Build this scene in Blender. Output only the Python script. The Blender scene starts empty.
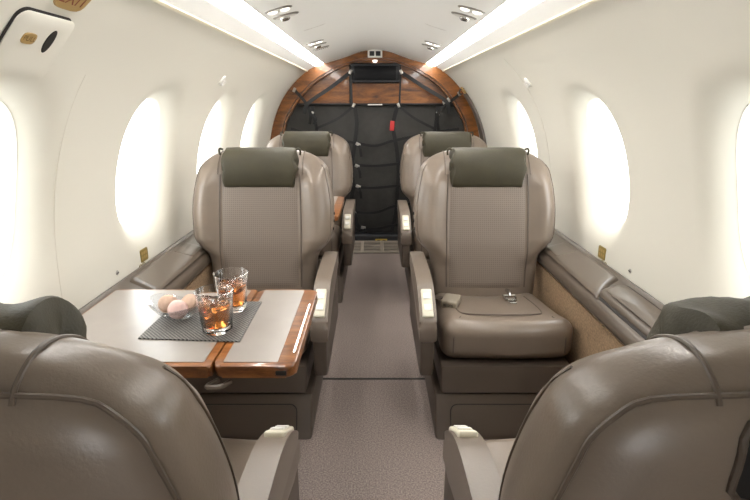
import bpy, bmesh, math, random
from mathutils import Vector, Matrix
random.seed(7)
R = math.radians
PI = math.pi
SC = bpy.context.scene
COL = SC.collection

# ------------------------------------------------------------------ camera
cam_d = bpy.data.cameras.new('camera'); cam = bpy.data.objects.new('camera', cam_d); COL.objects.link(cam)
cam_d.sensor_width = 36.0; cam_d.lens = 24.0; cam_d.clip_start = 0.01
cam.location = (0, 0, 1.0)
PITCH = math.atan(147 / 500)
cam.rotation_euler = (R(90) - PITCH, 0, 0)
SC.camera = cam

# ------------------------------------------------------------------ daylight (bright overcast sky all round)
W = bpy.data.worlds.new('overcast_sky'); SC.world = W; W.use_nodes = True
bg = W.node_tree.nodes['Background']
bg.inputs[0].default_value = (0.97, 0.985, 1.0, 1); bg.inputs[1].default_value = 4.2

# ------------------------------------------------------------------ view
vs = SC.view_settings
vs.view_transform = 'Standard'; vs.look = 'None'; vs.exposure = 0.82; vs.gamma = 1.0; vs.use_curve_mapping = False
LED_STRENGTH = 10.0
SC.cycles.use_denoising = True
SC.cycles.max_bounces = 14; SC.cycles.diffuse_bounces = 7; SC.cycles.transmission_bounces = 12; SC.cycles.transparent_max_bounces = 16
SC.cycles.sample_clamp_indirect = 8.0

# ------------------------------------------------------------------ materials
def s2l(c):
    return tuple(((v/255)/12.92 if v/255 <= .04045 else ((v/255+.055)/1.055)**2.4) for v in c) + (1,)
MATS = {}
def mat(name, rgb, rough=.5, metal=0, coat=0, spec=.5, var=0, vscale=20, bump=0, bscale=200, vdark=None):
    if name in MATS: return MATS[name]
    m = bpy.data.materials.new(name); m.use_nodes = True; nt = m.node_tree; b = nt.nodes['Principled BSDF']
    b.inputs['Base Color'].default_value = s2l(rgb); b.inputs['Roughness'].default_value = rough
    b.inputs['Metallic'].default_value = metal; b.inputs['Coat Weight'].default_value = coat
    b.inputs['Coat Roughness'].default_value = .08
    b.inputs['Specular IOR Level'].default_value = spec
    tc = nt.nodes.new('ShaderNodeTexCoord')
    if var or vdark:
        n = nt.nodes.new('ShaderNodeTexNoise'); n.inputs['Scale'].default_value = vscale; n.inputs['Detail'].default_value = 5
        nt.links.new(tc.outputs['Object'], n.inputs['Vector'])
        cr = nt.nodes.new('ShaderNodeValToRGB')
        lo = vdark or tuple(max(0, v*(1-var)) for v in rgb); hi = rgb if vdark else tuple(min(255, v*(1+var)) for v in rgb)
        cr.color_ramp.elements[0].color = s2l(lo); cr.color_ramp.elements[1].color = s2l(hi)
        cr.color_ramp.elements[0].position = .35; cr.color_ramp.elements[1].position = .65
        nt.links.new(n.outputs['Fac'], cr.inputs['Fac']); nt.links.new(cr.outputs['Color'], b.inputs['Base Color'])
    if bump:
        n2 = nt.nodes.new('ShaderNodeTexNoise'); n2.inputs['Scale'].default_value = bscale; n2.inputs['Detail'].default_value = 3
        nt.links.new(tc.outputs['Object'], n2.inputs['Vector'])
        bp = nt.nodes.new('ShaderNodeBump'); bp.inputs['Strength'].default_value = bump; bp.inputs['Distance'].default_value = .002
        nt.links.new(n2.outputs['Fac'], bp.inputs['Height']); nt.links.new(bp.outputs['Normal'], b.inputs['Normal'])
    MATS[name] = m
    return m

LEATHER_RGB = (124, 111, 99)
M_leather = mat('taupe_leather', LEATHER_RGB, .33, var=.03, vscale=9, bump=.12, bscale=260)
M_piping = mat('leather_piping', (98, 86, 75), .4)
M_stitch = mat('seam_thread', (88, 77, 69), .5)
M_cover = mat('olive_cover', (60, 55, 38), .62, var=.06, vscale=14, bump=.3, bscale=420)
M_base = mat('taupe_base', (86, 75, 66), .48, bump=.06, bscale=300)
M_groove = mat('dark_groove', (38, 33, 30), .7)
M_arm = mat('armrest_leather', (114, 102, 91), .33, bump=.08, bscale=260)
M_pad = mat('ivory_control', (214, 207, 188), .35)
M_wall = mat('cream_lining', (229, 225, 213), .55, spec=.25)
M_ceil = mat('ivory_lining', (249, 248, 244), .55, spec=.25)
M_trim = mat('pale_gold_trim', (226, 217, 193), .4)
M_console = mat('console_taupe', (92, 81, 71), .30, bump=.03, bscale=300)
M_tan = mat('tan_woven_panel', (152, 126, 98), .85, var=.13, vscale=160, bump=.5, bscale=500)
M_black = mat('black_fabric', (56, 54, 51), .75, var=.04, vscale=30, bump=.1, bscale=400)
M_strap = mat('black_webbing', (9, 9, 9), .6)
M_plastic = mat('black_plastic', (22, 23, 26), .4)
M_screen = mat('monitor_glass', (9, 10, 13), .35, spec=.2)
M_chrome = mat('brushed_steel', (205, 203, 198), .22, metal=1)
M_silver = mat('satin_metal', (178, 174, 168), .35, metal=1)
M_buckle = mat('beige_buckle', (160, 150, 134), .3, metal=.3)
M_gold = mat('gold_plaque', (176, 146, 92), .45)
M_goldtext = mat('dark_red_print', (122, 44, 26), .5)
M_olivetext = mat('brown_print', (110, 82, 36), .5)
M_olive = mat('olive_gold_plate', (140, 120, 62), .45)
M_red = mat('red_tag', (186, 44, 44), .5)
M_white = mat('white_plastic', (230, 228, 222), .4)
M_inlay = mat('grey_beige_inlay', (148, 140, 133), .28, var=.02, vscale=12)
M_carpet = mat('taupe_carpet', (154, 140, 133), .95, vdark=(108, 96, 91), vscale=230, bump=.8, bscale=420)
M_yellow = mat('yellow_plate', (196, 168, 66), .5)
M_grille = mat('grille_beige', (140, 130, 118), .5)
M_tan_mac = mat('beige_shell', (192, 162, 142), .75, var=.06, vscale=60, bump=.3, bscale=300)
M_pink_mac = mat('pink_shell', (224, 188, 180), .75, var=.05, vscale=60, bump=.3, bscale=300)
M_filling = mat('cream_filling', (236, 214, 200), .7)

def emis(name, rgb, s):
    m = bpy.data.materials.new(name); m.use_nodes = True; b = m.node_tree.nodes['Principled BSDF']
    b.inputs['Base Color'].default_value = s2l(rgb); b.inputs['Emission Color'].default_value = s2l(rgb); b.inputs['Emission Strength'].default_value = s
    return m
M_led = emis('led_diffuser', (255, 253, 250), LED_STRENGTH)
M_lens = emis('reading_lens', (255, 250, 240), 1.2)

def glassmat(name, rgb, ior=1.45, rough=0.0):
    m = bpy.data.materials.new(name); m.use_nodes = True; b = m.node_tree.nodes['Principled BSDF']
    b.inputs['Base Color'].default_value = rgb; b.inputs['Roughness'].default_value = rough
    b.inputs['Transmission Weight'].default_value = 1.0; b.inputs['IOR'].default_value = ior
    return m
M_glass = glassmat('clear_glass', (1, 1, 1, 1))
M_ice = glassmat('ice', (.97, .98, 1, 1), 1.31, .05)
M_tea = glassmat('amber_drink', (.66, .22, .045, 1), 1.34)

def thin_pane(name):
    m = bpy.data.materials.new(name); m.use_nodes = True; nt = m.node_tree; nt.nodes.remove(nt.nodes['Principled BSDF'])
    out = nt.nodes['Material Output']; t = nt.nodes.new('ShaderNodeBsdfTransparent'); g = nt.nodes.new('ShaderNodeBsdfGlossy')
    g.inputs['Roughness'].default_value = .02; t.inputs['Color'].default_value = (.96, .98, .97, 1)
    mx = nt.nodes.new('ShaderNodeMixShader'); mx.inputs[0].default_value = .06
    nt.links.new(t.outputs[0], mx.inputs[1]); nt.links.new(g.outputs[0], mx.inputs[2]); nt.links.new(mx.outputs[0], out.inputs[0])
    return m
M_pane = thin_pane('window_acrylic')

def thin_glass(name):
    m = bpy.data.materials.new(name); m.use_nodes = True; nt = m.node_tree; nt.nodes.remove(nt.nodes['Principled BSDF'])
    out = nt.nodes['Material Output']; t = nt.nodes.new('ShaderNodeBsdfTransparent'); g = nt.nodes.new('ShaderNodeBsdfGlossy'); fr = nt.nodes.new('ShaderNodeLayerWeight')
    g.inputs['Roughness'].default_value = .03; t.inputs['Color'].default_value = (.93, .94, .95, 1); fr.inputs['Blend'].default_value = .18
    mx = nt.nodes.new('ShaderNodeMixShader')
    nt.links.new(fr.outputs['Facing'], mx.inputs[0]); nt.links.new(t.outputs[0], mx.inputs[1]); nt.links.new(g.outputs[0], mx.inputs[2]); nt.links.new(mx.outputs[0], out.inputs[0])
    return m
M_thin = thin_glass('thin_clear_glass')

def wood(name='burl_wood', a=(72, 36, 12), b_=(148, 92, 40), scale=3.0):
    m = bpy.data.materials.new(name); m.use_nodes = True; nt = m.node_tree; b = nt.nodes['Principled BSDF']
    tc = nt.nodes.new('ShaderNodeTexCoord'); mp = nt.nodes.new('ShaderNodeMapping'); mp.inputs['Scale'].default_value = (1.2, 5, 5)
    n = nt.nodes.new('ShaderNodeTexNoise'); n.inputs['Scale'].default_value = scale; n.inputs['Detail'].default_value = 8; n.inputs['Distortion'].default_value = 1.6
    n2 = nt.nodes.new('ShaderNodeTexNoise'); n2.inputs['Scale'].default_value = scale*14; n2.inputs['Detail'].default_value = 4
    ad = nt.nodes.new('ShaderNodeMath'); ad.operation = 'MULTIPLY_ADD'; ad.inputs[1].default_value = .35; 
    cr = nt.nodes.new('ShaderNodeValToRGB'); cr.color_ramp.elements[0].position = .45; cr.color_ramp.elements[1].position = .9
    cr.color_ramp.elements[0].color = s2l(a); cr.color_ramp.elements[1].color = s2l(b_)
    L = nt.links.new
    L(tc.outputs['Object'], mp.inputs['Vector']); L(mp.outputs[0], n.inputs['Vector']); L(mp.outputs[0], n2.inputs['Vector'])
    L(n2.outputs['Fac'], ad.inputs[0]); L(n.outputs['Fac'], ad.inputs[2]); L(ad.outputs[0], cr.inputs['Fac']); L(cr.outputs[0], b.inputs['Base Color'])
    b.inputs['Roughness'].default_value = .3; b.inputs['Coat Weight'].default_value = .5; b.inputs['Coat Roughness'].default_value = .06
    return m
M_wood = wood()
M_tablewood = wood('table_veneer', (98, 54, 24), (164, 106, 58), 5.0)

def perforated():
    m = bpy.data.materials.new('perforated_leather'); m.use_nodes = True; nt = m.node_tree; b = nt.nodes['Principled BSDF']; L = nt.links.new
    tc = nt.nodes.new('ShaderNodeTexCoord'); sp = nt.nodes.new('ShaderNodeSeparateXYZ'); L(tc.outputs['Object'], sp.inputs[0])
    def fr(sock):
        a = nt.nodes.new('ShaderNodeMath'); a.operation = 'MULTIPLY'; a.inputs[1].default_value = 1/.0072; L(sock, a.inputs[0])
        f = nt.nodes.new('ShaderNodeMath'); f.operation = 'FRACT'; L(a.outputs[0], f.inputs[0])
        s = nt.nodes.new('ShaderNodeMath'); s.operation = 'SUBTRACT'; s.inputs[1].default_value = .5; L(f.outputs[0], s.inputs[0]); return s.outputs[0]
    cx = nt.nodes.new('ShaderNodeCombineXYZ'); L(fr(sp.outputs['X']), cx.inputs[0]); L(fr(sp.outputs['Z']), cx.inputs[1])
    ln = nt.nodes.new('ShaderNodeVectorMath'); ln.operation = 'LENGTH'; L(cx.outputs[0], ln.inputs[0])
    cr = nt.nodes.new('ShaderNodeValToRGB'); cr.color_ramp.elements[0].position = .2; cr.color_ramp.elements[1].position = .32
    cr.color_ramp.elements[0].color = s2l((100, 89, 80)); cr.color_ramp.elements[1].color = s2l((124, 112, 102))
    L(ln.outputs['Value'], cr.inputs['Fac']); L(cr.outputs[0], b.inputs['Base Color']); b.inputs['Roughness'].default_value = .42
    return m
M_perf = perforated()

def woven():
    m = bpy.data.materials.new('woven_placemat'); m.use_nodes = True; nt = m.node_tree; b = nt.nodes['Principled BSDF']; L = nt.links.new
    tc = nt.nodes.new('ShaderNodeTexCoord'); ck = nt.nodes.new('ShaderNodeTexChecker'); ck.inputs['Scale'].default_value = 235
    ck.inputs['Color1'].default_value = s2l((60, 58, 56)); ck.inputs['Color2'].default_value = s2l((160, 156, 150))
    n = nt.nodes.new('ShaderNodeTexNoise'); n.inputs['Scale'].default_value = 320
    mx = nt.nodes.new('ShaderNodeMix'); mx.data_type = 'RGBA'; mx.blend_type = 'MULTIPLY'; mx.inputs[0].default_value = .8
    L(tc.outputs['Object'], ck.inputs['Vector']); L(tc.outputs['Object'], n.inputs['Vector']); L(ck.outputs['Color'], mx.inputs[6]); L(n.outputs['Fac'], mx.inputs[7])
    L(mx.outputs[2], b.inputs['Base Color']); b.inputs['Roughness'].default_value = .6
    bp = nt.nodes.new('ShaderNodeBump'); bp.inputs['Strength'].default_value = .6; bp.inputs['Distance'].default_value = .001
    L(ck.outputs['Fac'], bp.inputs['Height']); L(bp.outputs[0], b.inputs['Normal'])
    return m
M_mat = woven()

# ------------------------------------------------------------------ object helpers
def link(name, me, m, parent=None, smooth=True):
    if m and not me.materials: me.materials.append(m)
    if smooth:
        me.polygons.foreach_set('use_smooth', [True]*len(me.polygons))
        try: me.set_sharp_from_angle(angle=R(42))
        except Exception: pass
    o = bpy.data.objects.new(name, me); COL.objects.link(o); o.parent = parent
    return o
def mesh(name, vs_, fs, m, parent=None, smooth=True):
    me = bpy.data.meshes.new(name); me.from_pydata([tuple(v) for v in vs_], [], fs); me.update()
    bm = bmesh.new(); bm.from_mesh(me); bmesh.ops.recalc_face_normals(bm, faces=bm.faces); bm.to_mesh(me); bm.free()
    return link(name, me, m, parent, smooth)
def tag(o, label=None, cat=None, group=None, kind=None):
    if label: o['label'] = label
    if cat: o['category'] = cat
    if group: o['group'] = group
    if kind: o['kind'] = kind
    return o
def empty(name, loc=(0, 0, 0), rz=0):
    o = bpy.data.objects.new(name, None); COL.objects.link(o); o.location = loc; o.rotation_euler = (0, 0, rz); o.empty_display_size = .05
    return o
def bm_obj(name, bm, m, parent=None, smooth=True):
    bmesh.ops.recalc_face_normals(bm, faces=bm.faces)
    me = bpy.data.meshes.new(name); bm.to_mesh(me); bm.free()
    return link(name, me, m, parent, smooth)
def box(name, c, size, m, parent=None, bev=0, seg=3, rot=None, deform=None, cuts=0):
    bm = bmesh.new(); bmesh.ops.create_cube(bm, size=1)
    bmesh.ops.scale(bm, vec=size, verts=bm.verts)
    if bev: bmesh.ops.bevel(bm, geom=list(bm.edges), offset=bev, segments=seg, profile=.5, affect='EDGES')
    if cuts: bmesh.ops.subdivide_edges(bm, edges=[e for e in bm.edges if e.calc_length() > bev*1.5], cuts=cuts, use_grid_fill=True)
    if deform:
        for v in bm.verts: v.co = Vector(deform(v.co))
    M_ = Matrix.Translation(c) @ (rot.to_4x4() if rot else Matrix.Identity(4))
    bmesh.ops.transform(bm, matrix=M_, verts=bm.verts)
    return bm_obj(name, bm, m, parent)
def prism(name, pts, lo, hi, axis, m, parent=None, bev=0, seg=3):
    """pts: outline in the two other axes (axis x: (y,z); y: (x,z); z: (x,y))"""
    def P3(p, t):
        return {'x': (t, p[0], p[1]), 'y': (p[0], t, p[1]), 'z': (p[0], p[1], t)}[axis]
    bm = bmesh.new(); a = [bm.verts.new(P3(p, lo)) for p in pts]; b = [bm.verts.new(P3(p, hi)) for p in pts]
    fa = bm.faces.new(a); fb = bm.faces.new(list(reversed(b))); n = len(pts)
    for i in range(n): bm.faces.new((a[i], b[i], b[(i+1) % n], a[(i+1) % n]))
    if bev:
        ed = [e for e in bm.edges if (fa in e.link_faces or fb in e.link_faces)]
        bmesh.ops.bevel(bm, geom=ed, offset=bev, segments=seg, profile=.5, affect='EDGES')
    return bm_obj(name, bm, m, parent)
def rrect(x0, x1, y0, y1, r, n=5):
    out = []
    for cx, cy, a in ((x1-r, y1-r, 0), (x0+r, y1-r, 90), (x0+r, y0+r, 180), (x1-r, y0+r, 270)):
        for k in range(n+1):
            t = R(a+90*k/n); out.append((cx+r*math.cos(t), cy+r*math.sin(t)))
    return out
def catmull(pts, n=6, closed=False):
    P = [Vector(p) for p in pts]; out = []; N = len(P)
    for i in range(N if closed else N-1):
        if closed: p0, p1, p2, p3 = P[i-1], P[i], P[(i+1) % N], P[(i+2) % N]
        else: p0, p1, p2, p3 = P[max(i-1, 0)], P[i], P[i+1], P[min(i+2, N-1)]
        for k in range(n):
            t = k/n; out.append(.5*((2*p1)+(-p0+p2)*t+(2*p0-5*p1+4*p2-p3)*t*t+(-p0+3*p1-3*p2+p3)*t**3))
    if not closed: out.append(P[-1])
    return out
def loft(name, rings, m, parent=None, caps=True, closed=True):
    n = len(rings[0]); v = [p for r in rings for p in r]; f = []
    for i in range(len(rings)-1):
        for k in range(n if closed else n-1):
            k2 = (k+1) % n; f.append((i*n+k, i*n+k2, (i+1)*n+k2, (i+1)*n+k))
    if caps and closed: f += [tuple(range(n)), tuple(range((len(rings)-1)*n, len(rings)*n))]
    return mesh(name, v, f, m, parent)
def tube(name, pts, r, m, parent=None, seg=8, closed=False, smooth_path=0, flat=None, up=(0, 0, 1)):
    """flat=(w,t): rectangular strap section instead of round; up = strap's thin direction hint"""
    P = catmull(pts, smooth_path, closed) if smooth_path else [Vector(p) for p in pts]
    rings = []; N = len(P); prev = None
    for i in range(N):
        if closed: t = P[(i+1) % N]-P[i-1]
        else: t = P[min(i+1, N-1)]-P[max(i-1, 0)]
        t.normalize()
        u = Vector(up) if prev is None or flat else prev
        u = u - t*u.dot(t)
        if u.length < 1e-4: u = Vector((1, 0, 0)) - t*t.x
        u.normalize(); prev = u; w = t.cross(u)
        if flat:
            a, b = flat[0]/2, flat[1]/2; rings.append([P[i]+w*sx*a+u*sy*b for sx, sy in ((1, 1), (-1, 1), (-1, -1), (1, -1))])
        else: rings.append([P[i]+(u*math.cos(k*2*math.pi/seg)+w*math.sin(k*2*math.pi/seg))*r for k in range(seg)])
    if closed: rings.append(rings[0])
    return loft(name, rings, m, parent, caps=not closed)
def lathe(name, prof, m, parent=None, seg=40, loc=(0, 0, 0), squash=None):
    v = []; f = []; n = len(prof)
    for k in range(seg):
        a = 2*math.pi*k/seg
        for r, z in prof: v.append((loc[0]+r*math.cos(a), loc[1]+r*math.sin(a), loc[2]+z))
    for k in range(seg):
        k2 = (k+1) % seg
        for i in range(n-1): f.append((k*n+i, k2*n+i, k2*n+i+1, k*n+i+1))
    o = mesh(name, v, f, m, parent)
    bm = bmesh.new(); bm.from_mesh(o.data); bmesh.ops.remove_doubles(bm, verts=bm.verts, dist=1e-6); bmesh.ops.recalc_face_normals(bm, faces=bm.faces); bm.to_mesh(o.data); bm.free()
    return o

# ------------------------------------------------------------------ fuselage profile
PR = [(0,1.343),(.06,1.338),(.115,1.325),(.18,1.302),(.238,1.283),(.30,1.266),(.36,1.252),(.41,1.237),(.46,1.208),(.514,1.167),(.57,1.113),(.622,1.048),(.665,.975),(.70,.892),(.727,.80),(.745,.70),(.753,.60),(.756,.48),(.75,.36),(.73,.2),(.68,.06),(.62,0)]
DP = [Vector((-.06, 1.338))] + [Vector(p) for p in PR]
DP = catmull([(p.x, p.y, 0) for p in DP], 10)[10:]
SS = [0.0]
for i in range(1, len(DP)): SS.append(SS[-1]+(DP[i]-DP[i-1]).length)
def prof(s):
    s = max(0, min(s, SS[-1]-1e-6)); lo, hi = 0, len(SS)-1
    while hi-lo > 1:
        mid = (lo+hi)//2
        if SS[mid] <= s: lo = mid
        else: hi = mid
    k = (s-SS[lo])/(SS[hi]-SS[lo]); p = DP[lo].lerp(DP[hi], k); t = (DP[hi]-DP[lo]).normalized()
    return p.x, p.y, -t.y, t.x           # position and outward normal (x, z) on the +x side
def pnorm(s):
    a = prof(s-.012); b = prof(s+.012); n = Vector((a[2]+b[2], a[3]+b[3])).normalized(); return n.x, n.y
def hull(side, y, s, off=0.0):
    x, z, _, _ = prof(s); nx, nz = pnorm(s)
    return Vector((side*(x+nx*off), y, z+nz*off))
Y0, YB = -.75, 3.62
S_TRIM, S_LED0, S_LED1, S_LEDGE = .483, .358, .418, 1.31

# ------------------------------------------------------------------ floor
floor = tag(mesh('floor', [(-.70, Y0, 0), (.70, Y0, 0), (.70, YB+.1, 0), (-.70, YB+.1, 0), (-.70, Y0, -.04), (.70, Y0, -.04), (.70, YB+.1, -.04), (-.70, YB+.1, -.04)],
      [(0, 1, 2, 3), (4, 5, 6, 7), (0, 1, 5, 4), (1, 2, 6, 5), (2, 3, 7, 6), (3, 0, 4, 7)], M_carpet, smooth=False), 'taupe cut-pile carpet along the cabin aisle', 'floor', kind='structure')
tag(box('trim_1', (0, 1.674, .0015), (.60, .007, .003), M_groove), 'thin dark carpet seam across the aisle', 'trim', kind='structure')

# ------------------------------------------------------------------ walls with flared window openings
HALF_Y, HALF_S, SW, DEPTH = .150, .195, .975, .090
WIN = {-1: (.91, 1.615, 2.30, 2.985), 1: (.90, 1.645, 2.50)}
def rho(dy, ds): return (abs(dy/HALF_Y)**2.5+abs(ds/HALF_S)**2.5)**(1/2.5)
def wall(side, name, label):
    ny, ns = 330, 84; s0, s1 = S_TRIM, SS[-1]-.001
    ys = [Y0+(YB+.03-Y0)*i/ny for i in range(ny+1)]; ss = [s0+(s1-s0)*j/ns for j in range(ns+1)]
    v = []; inside = []
    for y in ys:
        for s in ss:
            off = 0; ins = False; y_, s_ = y, s
            for cy in WIN[side]:
                r = rho(y-cy, s-SW)
                if r < 1.75:
                    if r < 1:
                        ins = True; k = 1/max(r, 1e-4); y_ = cy+(y-cy)*k; s_ = SW+(s-SW)*k; off = DEPTH*.55
                    else:
                        q = max(0, 1-(r-1)/.55); off = DEPTH*.55*q**2.5
            v.append(hull(side, y_, s_, off)); inside.append(ins)
    f = []; n = ns+1
    for i in range(ny):
        for j in range(ns):
            q = (i*n+j, (i+1)*n+j, (i+1)*n+j+1, i*n+j+1)
            if all(inside[k] for k in q): continue
            f.append(q if side > 0 else q[::-1])
    me = bpy.data.meshes.new(name); me.from_pydata([tuple(p) for p in v], [], f); me.update()
    bm = bmesh.new(); bm.from_mesh(me)
    bmesh.ops.delete(bm, geom=[x for x in bm.verts if not x.link_faces], context='VERTS')
    bm.to_mesh(me); bm.free()
    o = link(name, me, M_wall); o.data.set_sharp_from_angle(angle=R(75))
    tag(o, label, 'wall', kind='structure')
    return o
wl = wall(-1, 'wall_left', 'curved cream cabin side lining with oval windows and exit hatch')
wr = wall(1, 'wall_right', 'curved cream cabin side lining with oval windows, no hatch')
def ell(side, cy, k, off, n=64):
    out = []
    for i in range(n):
        a = 2*math.pi*i/n; c, s = math.cos(a), math.sin(a); r = (abs(c)**2.5+abs(s)**2.5)**(-1/2.5)
        out.append(hull(side, cy+k*HALF_Y*c*r, SW+k*HALF_S*s*r, off))
    return out
wn = 0
for side in (-1, 1):
    for i, cy in enumerate(WIN[side]):
        wn += 1
        root = empty('window_%d' % wn, hull(side, cy, SW, DEPTH)); root['kind'] = 'structure'
        root['category'] = 'window'; root['label'] = 'oval cabin window, %s from the camera on the %s side' % (['nearest', 'second', 'third', 'fourth'][i], 'left' if side < 0 else 'right')
        loc = root.location
        rings = [ell(side, cy, 1.015, DEPTH*.50), ell(side, cy, .985, DEPTH*.62), ell(side, cy, .965, DEPTH*.85), ell(side, cy, .955, DEPTH*1.05), ell(side, cy, 1.03, DEPTH*1.1), ell(side, cy, 1.06, DEPTH*.5)]
        rings = [[p-loc for p in r] for r in rings]
        loft('window_frame', rings, M_wall, root, caps=False)
        rr = [[p-loc for p in ell(side, cy, k, DEPTH*.98+.012*(1-k))] for k in (.96, .6, .2)]
        n = 64; v = [p for r in rr for p in r]+[sum(rr[2], Vector())/n]; f = []
        for a in range(2):
            for k in range(n): f.append((a*n+k, a*n+(k+1) % n, (a+1)*n+(k+1) % n, (a+1)*n+k))
        for k in range(n): f.append((2*n+k, 2*n+(k+1) % n, 3*n))
        mesh('pane', v, f, M_pane, root)

# panel joints on the lining
def rib(name, side, y, s0, s1, m, w=.004, h=.0015, bow=0):
    v = []; f = []; N = 40
    for i in range(N+1):
        s = s0+(s1-s0)*i/N; yy = y+bow*math.sin(math.pi*i/N)
        v += [hull(side, yy-w/2, s, .002), hull(side, yy-w/4, s, -h), hull(side, yy+w/4, s, -h), hull(side, yy+w/2, s, .002)]
    for i in range(N):
        for k in range(3): f.append((i*4+k, i*4+k+1, i*4+4+k+1, i*4+4+k))
    return tag(mesh(name, v, f, m), None, 'trim', kind='structure')
M_joint = mat('lining_joint', (222, 217, 204), .6)
rib('trim_2', -1, 1.125, .70, S_LEDGE, M_joint, w=.0025, h=.0006)['label'] = 'fine vertical panel joint between first and second left windows'
rib('trim_3', 1, 2.12, .55, S_LEDGE, M_joint, w=.004, h=.0015)['label'] = 'fine vertical panel joint between second and third right windows'

# ceiling
def sheet(name, sa, sb, off, m, side=None, ns=24, lab=None, y1=YB+.03, cat='ceiling', thick=0):
    v = []; f = []
    svals = [sa+(sb-sa)*j/ns for j in range(ns+1)]
    for y in (Y0, (Y0+y1)/2, y1):
        for s in svals:
            sd = (1 if s >= 0 else -1) if side is None else side
            v.append(hull(sd, y, abs(s), off))
    n = ns+1
    for i in range(2):
        for j in range(ns): f.append((i*n+j, (i+1)*n+j, (i+1)*n+j+1, i*n+j+1))
    return tag(mesh(name, v, f, m), lab, cat, kind='structure')
sheet('ceiling', -S_LED0, S_LED0, 0, M_ceil, None, 48, 'vaulted ivory headliner between the two light strips')
for k, side in enumerate((-1, 1)):
    side_n = 'left' if side < 0 else 'right'
    sheet('trim_%d' % (5+k), S_LED1, S_TRIM, 0, M_ceil, side, 8, 'ivory cove panel outboard of the %s light strip' % side_n, cat='trim')
    # pale gold rail
    v = []; f = []
    for y in (Y0, YB-.01):
        v += [hull(side, y, S_TRIM-.006, .004), hull(side, y, S_TRIM-.004, -.004), hull(side, y, S_TRIM+.003, -.005), hull(side, y, S_TRIM+.006, .004)]
    for q in range(3): f.append((q, q+1, 4+q+1, 4+q))
    tag(mesh('trim_%d' % (7+k), v, f, M_trim), 'slim pale gold rail above the %s windows' % side_n, 'trim', kind='structure')
    # LED strip: channel housing + diffuser
    root = empty('light_strip', hull(side, 1.4, .375, 0)); loc = root.location
    tag(root, 'long glowing white ceiling light strip on the %s, above the %s seats' % (side_n, side_n), 'light strip', 'ceiling light strips')
    v = []; f = []
    ch = [(S_LED0-.004, -.001), (S_LED0, .004), (S_LED0, .03), (S_LED1, .03), (S_LED1, .004), (S_LED1+.004, -.001)]
    for y in (.62, YB-.005): v += [hull(side, y, s, o)-loc for s, o in ch]
    for q in range(5): f.append((q, q+1, 6+q+1, 6+q))
    mesh('housing', v, f, M_ceil, root)
    v = []; f = []
    dp = [(S_LED0+.002, .010), (S_LED0+.008, -.004), ((S_LED0+S_LED1)/2, -.009), (S_LED1-.008, -.004), (S_LED1-.002, .010)]
    for y in (.63, YB-.02): v += [hull(side, y, s, o)-loc for s, o in dp]
    for q in range(4): f.append((q, q+1, 5+q+1, 5+q))
    f.append((5, 6, 7, 8, 9))
    mesh('diffuser', v, f, M_led, root)

for k, side in enumerate((-1, 1)):
    sheet('trim_%d' % (12+k), S_LED0-.003, S_LED1+.003, .002, M_ceil, side, 4, 'ivory headliner strip ahead of the %s light strip' % ('left' if side < 0 else 'right'), y1=.62, cat='trim')  # fills the channel where the strips are cut short to darken near seats
# front divider towards the cockpit (behind the camera): unseen, doorway narrowed to darken the near seats
def ring_wall(name, y, inner, m, th=.03, extra=.0):
    pts = [hull(1, 0, SS[-1]*i/50, extra) for i in range(51)]
    out = [(p.x, p.z) for p in pts] + [(-p.x, p.z) for p in reversed(pts)]
    return out
def arch_mesh(name, outer, inner, y0, y1, m, parent=None):
    n = len(outer); v = []
    for y in (y0, y1):
        v += [(x, y, z) for x, z in outer] + [(x, y, z) for x, z in inner]
    f = []
    for i in range(n-1):
        for b in (0, 2*n): f.append((b+i, b+i+1, b+n+i+1, b+n+i))
        f.append((i, i+1, 2*n+i+1, 2*n+i)); f.append((n+i, n+i+1, 3*n+i+1, 3*n+i))
    for i in (0, n-1): f.append((i, n+i, 3*n+i, 2*n+i))
    return mesh(name, v, f, m, parent)
def half_profile(extra, n=60, s_end=None):
    e = s_end or SS[-1]-.001
    a = [hull(1, 0, e*(1-i/n), extra) for i in range(n+1)]
    L = [(p.x, p.z) for p in a]; return L + [(-x, z) for x, z in reversed(L[:-1])]
fo = half_profile(.01)
fi = [(x*.17, z*.60 if z > .05 else z) for x, z in fo]
tag(arch_mesh('wall_front', fo, fi, Y0-.04, Y0, M_wall), 'unseen cream divider, cockpit doorway narrowed to cut the light', 'wall', kind='structure')

# ------------------------------------------------------------------ aft partition
INNER = [(.655,0),(.66,.3),(.662,.55),(.66,.72),(.64,.852),(.593,.953),(.519,1.053),(.412,1.151),(.273,1.229),(.17,1.267),(.09,1.288),(0,1.293)]
OUTER_S = [SS[-1]-.001]
def arc_resample(P, n):
    P = [Vector((a, b, 0)) for a, b in P]; d = [0]
    for i in range(1, len(P)): d.append(d[-1]+(P[i]-P[i-1]).length)
    out = []; j = 0
    for k in range(n+1):
        t = d[-1]*k/n
        while j < len(P)-2 and d[j+1] < t: j += 1
        q = (t-d[j])/(d[j+1]-d[j]); p = P[j].lerp(P[j+1], q); out.append((p.x, p.y))
    return out
inner_s = [(p.x, p.y) for p in catmull([(a, b, 0) for a, b in INNER], 6)]
NA = 60
ih = arc_resample(inner_s, NA); oh = arc_resample([(p.x, p.z) for p in (hull(1, 0, (SS[-1]-.001)*(1-i/80), -.001) for i in range(81))], NA)
inner = ih + [(-x, z) for x, z in reversed(ih[:-1])]; outer = oh + [(-x, z) for x, z in reversed(oh[:-1])]
wb = empty('wall_back', (0, YB, 0)); tag(wb, 'burl wood aft partition with arched frame', 'wall', kind='structure')
def lc(pts): return pts
arch_mesh('arch_frame', outer, inner, -.03, .05, M_wood, wb)
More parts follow.
